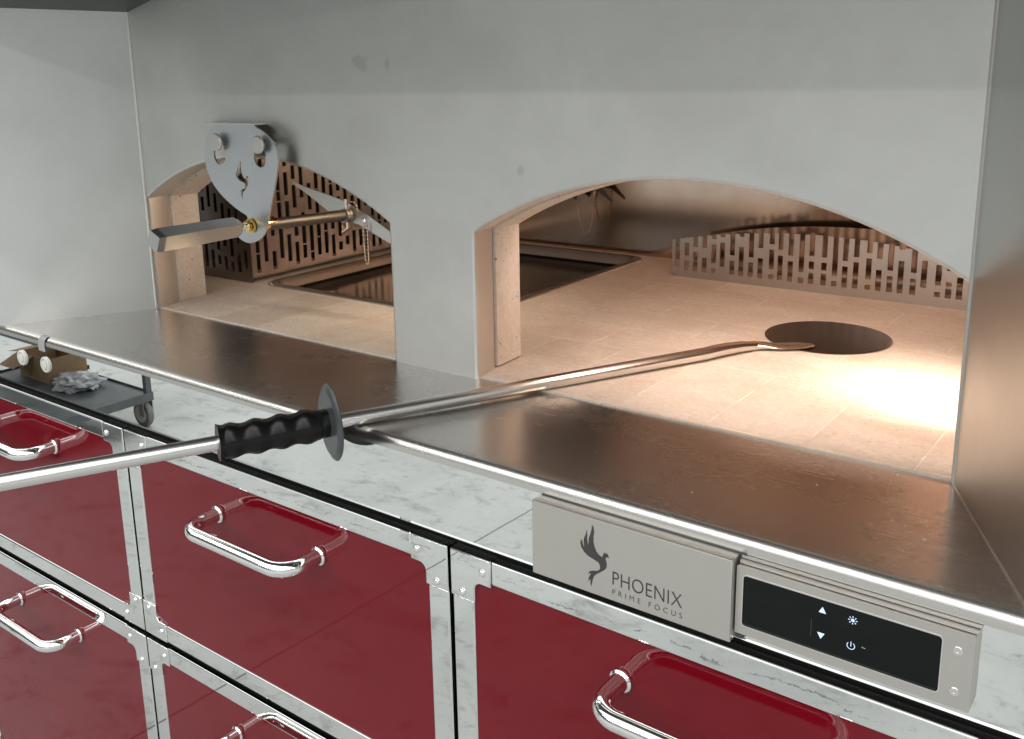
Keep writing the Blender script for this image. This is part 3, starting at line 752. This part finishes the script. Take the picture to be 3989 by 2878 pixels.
def make_drawer(xc, zt, h):
    D = DM[h]
    d = obj('drawer', D['panel'], cab, Vector((xc, YE, zt)) - co)
    obj('frame', D['rails'], d)
    for k in ('tl', 'tr', 'bl', 'br'): obj('corner_bracket', D['bracket_' + k], d)
    for sx in (-1, 1):
        for top in (1, 0):
            f = (lambda z: z) if top else (lambda z: -h - z)
            obj('screw', D['screw'], d, (sx * (hw - 0.0615), -0.0022, f(-0.0220)))
            obj('screw', D['screw'], d, (sx * (hw - 0.0225), -0.0022, f(-0.0650)))
        obj('collar', D['collar'], d, (sx * 0.1395, 0, -0.1075))
    obj('handle', D['handle'], d, (0, 0, -0.1075))
    return d
P = 0.8748
for xc in (-1.7507 - 1.5 * P, -1.7507 - P / 2, -1.7507 + P / 2, -1.7507 + 1.5 * P):
    make_drawer(xc, -0.1520, HD); make_drawer(xc, -0.6310, HL)

# ------------------------------------------------------------------ damper lever on the left mouth
PLATE = [[-1.74, 0.4411], [-1.7158, 0.4499], [-1.6837, 0.4541], [-1.6598, 0.4562], [-1.6023, 0.4552], [-1.589, 0.4482], [-1.5677, 0.4396], [-1.5472, 0.4258], [-1.535, 0.4118], [-1.5288, 0.3942], [-1.5276, 0.3799], [-1.534, 0.3581], [-1.5441, 0.3286], [-1.5553, 0.3023], [-1.565, 0.2776], [-1.5732, 0.2547], [-1.5806, 0.2391], [-1.5907, 0.2251], [-1.6078, 0.2141], [-1.6322, 0.2057], [-1.6528, 0.2063], [-1.6699, 0.2126], [-1.6782, 0.2187], [-1.6768, 0.2246], [-1.6588, 0.2299], [-1.6449, 0.2339], [-1.6395, 0.242], [-1.6381, 0.2536], [-1.6399, 0.263], [-1.6596, 0.2711], [-1.6823, 0.281], [-1.7163, 0.3001], [-1.7439, 0.3236], [-1.7593, 0.348], [-1.766, 0.367], [-1.767, 0.3862], [-1.7636, 0.4055], [-1.7546, 0.4247]]
S1 = [[-1.7297, 0.4159], [-1.7271, 0.4235], [-1.7174, 0.4274], [-1.7072, 0.4239], [-1.7009, 0.4147], [-1.6991, 0.4016], [-1.6955, 0.3924], [-1.6975, 0.3772], [-1.7037, 0.3713], [-1.7163, 0.368], [-1.7266, 0.3714], [-1.7335, 0.3816], [-1.7343, 0.393], [-1.7299, 0.4026]]
S2 = [[-1.5985, 0.4155], [-1.5932, 0.4247], [-1.5829, 0.4285], [-1.5737, 0.4233], [-1.5696, 0.4108], [-1.5678, 0.4019], [-1.5641, 0.393], [-1.5671, 0.3766], [-1.5743, 0.369], [-1.5844, 0.3672], [-1.5965, 0.3727], [-1.6017, 0.3844], [-1.6015, 0.3954], [-1.5972, 0.4028]]
YP = YW - 0.031
lever = empty('damper_lever', (-1.624, YP, 0.24), 'steel damper lever with pear-shaped plate and square handle hung over the left mouth', 'lever')
lo = Vector(lever.location)
def lpart(name, bm, mat, parent=None, **k):
    for v in bm.verts: v.co -= lo
    return link(name, bm, mat, parent or lever, **k)
bx0, bx1, bz0, bz1 = -0.6281, -0.5844, -0.1189, -0.03
sc = (0.3794 - 0.2975) / (bz1 - bz0)
mini = [(-1.6655 + (x - bx0) * sc * 1.02, 0.2975 + (z - bz0) * sc) for x, z in BIRD]
bm = bmesh.new(); prism_xz(bm, smooth_loop(PLATE, 3), YP, YP + 0.004, [smooth_loop(S1, 2), smooth_loop(S2, 2), mini]); lpart('plate', bm, M['plate_steel'], smooth=False)
bm = bmesh.new(); box(bm, -1.774, -1.592, YP - 0.001, YW - 0.001, 0.4530, 0.4556); lpart('top_flange', bm, M['peel_steel'], smooth=False)
# square handle pointing towards the viewer, chamfered ends
bm = bmesh.new()
hx_, zc = 0.0165, 0.2465
ca, sa = math.cos(math.radians(-24)), math.sin(math.radians(-24))
ROT = [(a * ca - b * sa, a * sa + b * ca) for a, b in ((-1, -1), (1, -1), (1, 1), (-1, 1))]
rings = []
for y, s, dzz in ((1.050, 0.0155, 0.0), (1.066, 0.0175, 0), (1.246, 0.0155, 0), (1.257, 0.0105, 0)):
    rings.append([(-1.624 + a * s, y + (0.010 if (b > 0 and y > 1.2) else 0) * 0 , zc + (y - 1.05) * 0.0 + b * s) for a, b in ROT])
loft_closed(bm, rings); bm.faces.new([v for v in bm.verts if abs(v.co.y - 1.050) < 1e-4][:4]); 
bmesh.ops.holes_fill(bm, edges=[e for e in bm.edges if e.is_boundary])
bmesh.ops.bevel(bm, geom=[e for e in bm.edges if e.calc_face_angle(0) > 0.5], offset=0.0009, segments=2, affect='EDGES', profile=0.5)
lpart('grip_bar', bm, M['bar_steel'], angle=20)
zs = 0.2440
bm = bmesh.new(); lathe(bm, (-1.624, 1.254, zs), (0, 1, 0), [(0, 0.0065), (0.022, 0.0065), (0.030, 0.0060), (0.04, 0.006)], 16); lpart('spindle', bm, M['chrome'])
bm = bmesh.new(); lathe(bm, (-1.624, 1.272, zs), (0, 1, 0), [(0, 0.0085), (0.0004, 0.0120), (0.0045, 0.0128), (0.0055, 0.0095), (0.008, 0.0095), (0.0085, 0.0150), (0.0130, 0.0155), (0.0150, 0.0130)], 20); lpart('brass_collar', bm, M['brass'])
bm = bmesh.new(); lathe(bm, (-1.624, YP + 0.005, zs - 0.002), (0, 1, 0), [(0, 0.014), (0.028, 0.013), (0.055, 0.0115), (0.06, 0.010)], 20); lpart('brass_sleeve', bm, M['brass'])
bm = bmesh.new(); tube(bm, [(-1.624, 1.33, 0.240), (-1.624, 1.600, 0.2285)], 0.0125, 18); lpart('shaft', bm, M['rod_steel'], flat=0)
BLADE = [[-1.8159, 0.2979], [-1.8114, 0.2913], [-1.7566, 0.2658], [-1.6956, 0.2335], [-1.6362, 0.2409], [-1.6116, 0.2371], [-1.5873, 0.2344], [-1.4550, 0.1570], [-1.4500, 0.1760], [-1.4995, 0.2021], [-1.5749, 0.2386], [-1.6196, 0.2542], [-1.6408, 0.2616], [-1.6907, 0.2719], [-1.7778, 0.2885]]
BL2 = [[-1.8159, 0.2979], [-1.8114, 0.2913], [-1.7566, 0.2658], [-1.6956, 0.2335], [-1.6362, 0.2409], [-1.6480, 0.2180], [-1.5950, 0.2090], [-1.4520, 0.1560], [-1.4490, 0.1760], [-1.4995, 0.2021], [-1.5749, 0.2386], [-1.6196, 0.2542], [-1.6408, 0.2616], [-1.6907, 0.2719], [-1.7778, 0.2885]]
bm = bmesh.new(); prism_xz(bm, BL2, 1.572, 1.5745); blade = lpart('damper_blade', bm, M['guard_steel'], smooth=False)
bm = bmesh.new(); lathe(bm, (-1.5755, 1.572, 0.2215), (0, -1, 0), [(0, 0.007), (0.004, 0.007), (0.006, 0.004), (0.007, 0.0015)], 14); lpart('screw', bm, M['chrome'], blade)
bm = bmesh.new(); lathe(bm, (-1.624, 1.552, 0.2300), (0, 1, 0), [(0, 0.0165), (0.019, 0.0165), (0.0195, 0.0100)], 18); lpart('hub', bm, M['rim_steel'])
bm = bmesh.new(); tube(bm, [(-1.6235, 1.563, 0.268), (-1.6225, 1.563, 0.2), (-1.640, 1.563, 0.190)], 0.0042, 10); lpart('split_pin', bm, M['chain_metal'])
def bead_chain(pts, r, step):
    bm = bmesh.new(); 
    for a, b in zip(pts, pts[1:]):
        A, B = Vector(a), Vector(b); n = max(1, int((B - A).length / step))
        for k in range(n): sphere(bm, A.lerp(B, k / n), r, 1)
    tube(bm, pts, r * 0.35, 6)
    return bm
ych = 1.566
loop = [(-1.5745, ych, 0.215), (-1.5740, ych, 0.17), (-1.5725, ych, 0.130), (-1.5700, ych, 0.1205), (-1.5650, ych, 0.1205), (-1.5620, ych, 0.130), (-1.5615, ych, 0.17), (-1.5620, ych, 0.215)]
lpart('bead_chain', bead_chain(loop, 0.0030, 0.0076), M['chain_metal'])
loop = [(-1.612, ych, 0.262), (-1.600, ych, 0.262), (-1.592, ych, 0.255), (-1.590, ych, 0.240)]
lpart('bead_chain', bead_chain(loop, 0.0026, 0.0066), M['chain_metal'])

# chain and pin of the second damper, far back near the rear wall
d2 = empty('chain_pull', (-1.565, 2.47, 0.2), 'thin bead chain loop hanging by the rear wall, seen through the right mouth', 'chain')
o2 = Vector(d2.location)
y2 = 2.47
loop = [(-1.553, y2, 0.205), (-1.566, y2, 0.150), (-1.556, y2, 0.098), (-1.545, y2, 0.068), (-1.537, y2, 0.060), (-1.527, y2, 0.068), (-1.518, y2, 0.090), (-1.508, y2, 0.150), (-1.506, y2, 0.200)]
bm = bead_chain(loop, 0.0034, 0.0085)
for v in bm.verts: v.co -= o2
link('bead_chain', bm, M['chain_metal'], d2)
bm = bmesh.new(); tube(bm, [(-1.548, y2 - 0.004, 0.215), (-1.566, y2 - 0.004, 0.155)], 0.004, 8)
for v in bm.verts: v.co -= o2
link('pin', bm, M['rim_steel'], d2)
bm = bmesh.new(); prism_xz(bm, [(-1.600, 0.172), (-1.580, 0.160), (-1.570, 0.178), (-1.545, 0.195), (-1.50, 0.190), (-1.455, 0.160), (-1.452, 0.165), (-1.48, 0.195), (-1.51, 0.225), (-1.56, 0.235), (-1.595, 0.205)], y2 + 0.010, y2 + 0.013)
for v in bm.verts: v.co -= o2
link('damper_blade', bm, M['rod_steel'], d2, smooth=False)  # added dark plate, stands in for a flap shadow behind the chain

# ------------------------------------------------------------------ the peel
peel = empty('pizza_peel', (-0.622, 1.925, DECK), 'long steel turning peel with black finger grip lying across the counter into the right mouth', 'peel')
po = Vector(peel.location)
def ppart(name, bm, mat, parent=None, **k):
    for v in bm.verts: v.co -= po
    return link(name, bm, mat, parent or peel, **k)
A = Vector((-0.7570, 1.6400, 0.0180)); B = Vector((-1.0720, 1.0181, 0.0130))
dr = (B - A).normalized()
E0 = B + dr * 1.05
bend = A - dr * 0.02
HC = Vector((-0.622, 1.925, 0))
tip = [Vector((-0.748, 1.663, 0.0186)), Vector((-0.7375, 1.690, 0.0183)), Vector((-0.7215, 1.728, 0.0162)), Vector((-0.703, 1.766, 0.0122))]
bm = bmesh.new(); tube(bm, [E0, B, A, *tip], [0.012] * 3 + [0.012, 0.0118, 0.0105, 0.0085], 28); ppart('shaft', bm, M['peel_steel'], flat=0)
# flattened tongue on top of the head
bm = bmesh.new()
ux = Vector((0.74, 0.67, 0)).normalized(); uy = Vector((-ux.y, ux.x, 0))
T0 = tip[-1]; sect = []
for d, wd, th, z in ((-0.012, 0.0105, 0.0095, T0.z), (0.010, 0.016, 0.0065, 0.0125), (0.035, 0.0215, 0.0035, 0.0098), (0.06, 0.0235, 0.0022, 0.0088), (0.085, 0.0215, 0.0020, 0.0086), (0.102, 0.0150, 0.0018, 0.0085), (0.110, 0.0060, 0.0016, 0.0085)):
    c = Vector((T0.x, T0.y, 0)) + ux * d
    sect.append([c + uy * (wd * math.cos(a)) + Vector((0, 0, z + th * math.sin(a))) for a in [2 * PI * k / 20 for k in range(20)]])
loft_closed(bm, sect); bmesh.ops.holes_fill(bm, edges=[e for e in bm.edges if e.is_boundary])
ppart('tongue', bm, M['peel_steel'], angle=60)
bm = bmesh.new(); lathe(bm, (HC.x, HC.y, 0.0042), (0, 0, 1), [(0, 0.1205), (0.0008, 0.1225), (0.0016, 0.1225), (0.0022, 0.1210)], 96)
hd = ppart('head', bm, M['head_steel'], angle=30)
# finger grip: rounded-hexagon section with four swells
bm = bmesh.new()
def along(px_t): return B + dr * px_t
g0, g1 = 0.211, 0.036          # distances from the counter edge (far end nearest the viewer's left)
vh = Vector((0, 0, 1)); vh = (vh - dr * vh.dot(dr)).normalized(); sd = dr.cross(vh)
sect = []
N = 72
for k in range(N + 1):
    t = k / N; d = g0 + (g1 - g0) * t
    r = 0.0196 + 0.0036 * (0.5 - 0.5 * math.cos(2 * PI * (t * 1.12 * 4)))
    if t > 0.90: r = 0.0185
    if t < 0.03: r = 0.0245 - 0.002 * t / 0.03
    elif t < 0.08: r = max(r, 0.0225 - 0.04 * (t - 0.03))
    c = along(d); ringp = []
    for j in range(24):
        a = 2 * PI * j / 24
        hexr = math.cos(PI / 6) / math.cos(((a + PI / 6) % (PI / 3)) - PI / 6)
        rr_ = r * 1.07 * (0.35 + 0.65 * hexr * 1.06)
        ringp.append(c + vh * math.cos(a) * 1.13 * rr_ + sd * math.sin(a) * 0.96 * (rr_ * 0.35 + 0.65 * 0.0215 * rr_ / r))
    sect.append(ringp)
loft_closed(bm, sect); bmesh.ops.holes_fill(bm, edges=[e for e in bm.edges if e.is_boundary])
grip = ppart('grip', bm, M['grip'], angle=60)
bm = bmesh.new(); lathe(bm, along(0.036), -dr, [(-0.004, 0.052), (0.0, 0.0605), (0.002, 0.0620), (0.004, 0.0605), (0.006, 0.047), (0.007, 0.02)], 56); ppart('guard_disc', bm, M['disc'], grip, flat=0)

# ------------------------------------------------------------------ crumbs on the counter
for i, (x, y, r) in enumerate(((-0.2405, 1.135, 0.0022), (-0.285, 1.165, 0.0011), (-0.268, 1.160, 0.0010), (-0.395, 1.215, 0.0012), (-0.52, 1.10, 0.0011), (-0.30, 1.25, 0.0009))):
    bm = bmesh.new(); sphere(bm, (0, 0, 0), r, 1, (1, 0.8, 0.6))
    for v in bm.verts: v.co *= random.uniform(0.75, 1.2)
    o = link('crumb', bm, M['crumb'], smooth=False); o.location = (x, y, r * 0.55)
    if i == 0: tag(o, 'largest pale crumb on the steel counter near its right end', 'crumb', 'crumbs on the counter')
    else: tag(o, 'tiny pale crumb lying on the steel counter', 'crumb', 'crumbs on the counter')

# ------------------------------------------------------------------ the trolley that the mirror fascia reflects
tr = empty('trolley', (-5.1, -0.5, ZF), 'grey metal workshop trolley on castors, mirrored in the steel fascia', 'trolley')
to = Vector(tr.location)
def tpart(name, bm, mat, parent=None, org=None, **k):
    for v in bm.verts: v.co -= to
    return link(name, bm, mat, parent or tr, **k)
tx0, tx1, ty0, ty1, tz = -5.72, -4.595, -0.825, -0.22, -1.15
bm = bmesh.new(); box(bm, tx0, tx1, ty0, ty1, tz - 0.004, tz); tpart('deck', bm, M['trolley'], smooth=False)
bm = bmesh.new()
for a in ((tx0, tx1, ty0 - 0.004, ty0, tz - 0.034, tz + 0.014), (tx0, tx1, ty1, ty1 + 0.004, tz - 0.034, tz + 0.014), (tx0 - 0.004, tx0, ty0 - 0.004, ty1 + 0.004, tz - 0.034, tz + 0.014), (tx1, tx1 + 0.004, ty0 - 0.004, ty1 + 0.004, tz - 0.034, tz + 0.014)): box(bm, *a)
tpart('rim', bm, M['trolley'], smooth=False)
for x, y in ((tx0 + 0.017, ty0 + 0.017), (tx1 - 0.017, ty0 + 0.017), (tx0 + 0.017, ty1 - 0.017), (tx1 - 0.017, ty1 - 0.017)):
    if y > -0.5 and x > -5: continue
    bm = bmesh.new(); box(bm, x - 0.016, x + 0.016, y - 0.016, y + 0.016, tz, -0.70); tpart('post', bm, M['trolley'], smooth=False)
bm = bmesh.new(); box(bm, tx0, tx1 - 0.02, ty0, ty1, -0.73, -0.695); tpart('upper_shelf', bm, M['trolley'], smooth=False)
R = 0.076
for x in (tx0 + 0.10, tx1 - 0.105):
    for y in (ty0 + 0.0, ty1 - 0.07):
        bm = bmesh.new(); lathe(bm, (x, y - 0.020, ZF + R), (0, 1, 0), [(0, 0.055), (0.002, R - 0.004), (0.008, R), (0.032, R), (0.038, R - 0.004), (0.040, 0.055)], 28); wh = tpart('castor_wheel', bm, M['tyre'])
        bm = bmesh.new(); lathe(bm, (x, y - 0.024, ZF + R), (0, 1, 0), [(0, 0.014), (0.001, 0.050), (0.047, 0.050), (0.048, 0.014)], 24); tpart('hub', bm, M['white'], wh)
        bm = bmesh.new(); box(bm, x + 0.005, x + 0.05, y - 0.031, y - 0.027, ZF + 0.07, tz - 0.02); box(bm, x + 0.005, x + 0.05, y + 0.027, y + 0.031, ZF + 0.07, tz - 0.02); box(bm, x - 0.02, x + 0.06, y - 0.035, y + 0.035, tz - 0.024, tz - 0.006); tpart('fork', bm, M['rim_steel'], smooth=False)
# open cardboard box on its deck
bm = bmesh.new(); th = 0.004; bh = 0.145; bw, bd = 0.165, 0.12
box(bm, -bw, bw, -bd, bd, 0, th); box(bm, -bw, -bw + th, -bd, bd, th, bh); box(bm, bw - th, bw, -bd, bd, th, bh)
box(bm, -bw + th, bw - th, -bd, -bd + th, th, bh); box(bm, -bw + th, bw - th, bd - th, bd, th, bh)
cb = link('cardboard_box', bm, M['card'], smooth=False); cb.location = (-5.415, -0.705, tz); tag(cb, 'open brown cardboard box on the trolley, mirrored in the fascia', 'box')
def flap(*p):
    bm = bmesh.new(); quad(bm, *p); link('flap', bm, M['card'], cb, smooth=False)
flap((-bw, bd, bh), (bw * 0.1, bd, bh), (bw * 0.05, bd + 0.12, bh - 0.05), (-bw, bd + 0.12, bh - 0.05))
flap((-bw, -bd, bh), (-bw, bd, bh), (-bw - 0.13, bd, bh - 0.02), (-bw - 0.13, -bd, bh - 0.02))
# crumpled plastic bag
bm = bmesh.new(); bmesh.ops.create_icosphere(bm, subdivisions=4, radius=1)
from mathutils import noise as mnoise
for v in bm.verts:
    p = v.co.copy(); q = mnoise.noise(p * 2.0) * 0.30 + mnoise.noise(p * 4.5) * 0.26 + mnoise.noise(p * 9) * 0.07
    v.co = p * (1 + q); v.co = Vector((v.co.x * 0.15, v.co.y * 0.11, max(v.co.z * 0.055, -0.03)))
pb = link('plastic_bag', bm, M['bag'], angle=25); pb.location = (-5.06, -0.655, tz + 0.03); tag(pb, 'crumpled grey plastic bag lying on the trolley deck beside the box', 'bag')
# black cable on the floor behind
bm = bmesh.new()
tube(bm, [(-7.4, -0.72, ZF + 0.014), (-6.8, -0.78, ZF + 0.014), (-6.41, -0.84, ZF + 0.014), (-6.2, -0.95, ZF + 0.014), (-6.0, -1.25, ZF + 0.014)], 0.014, 8)
cbl = link('cable', bm, M['grip'], flat=0); tag(cbl, 'black cable lying on the concrete floor behind the trolley', 'cable')
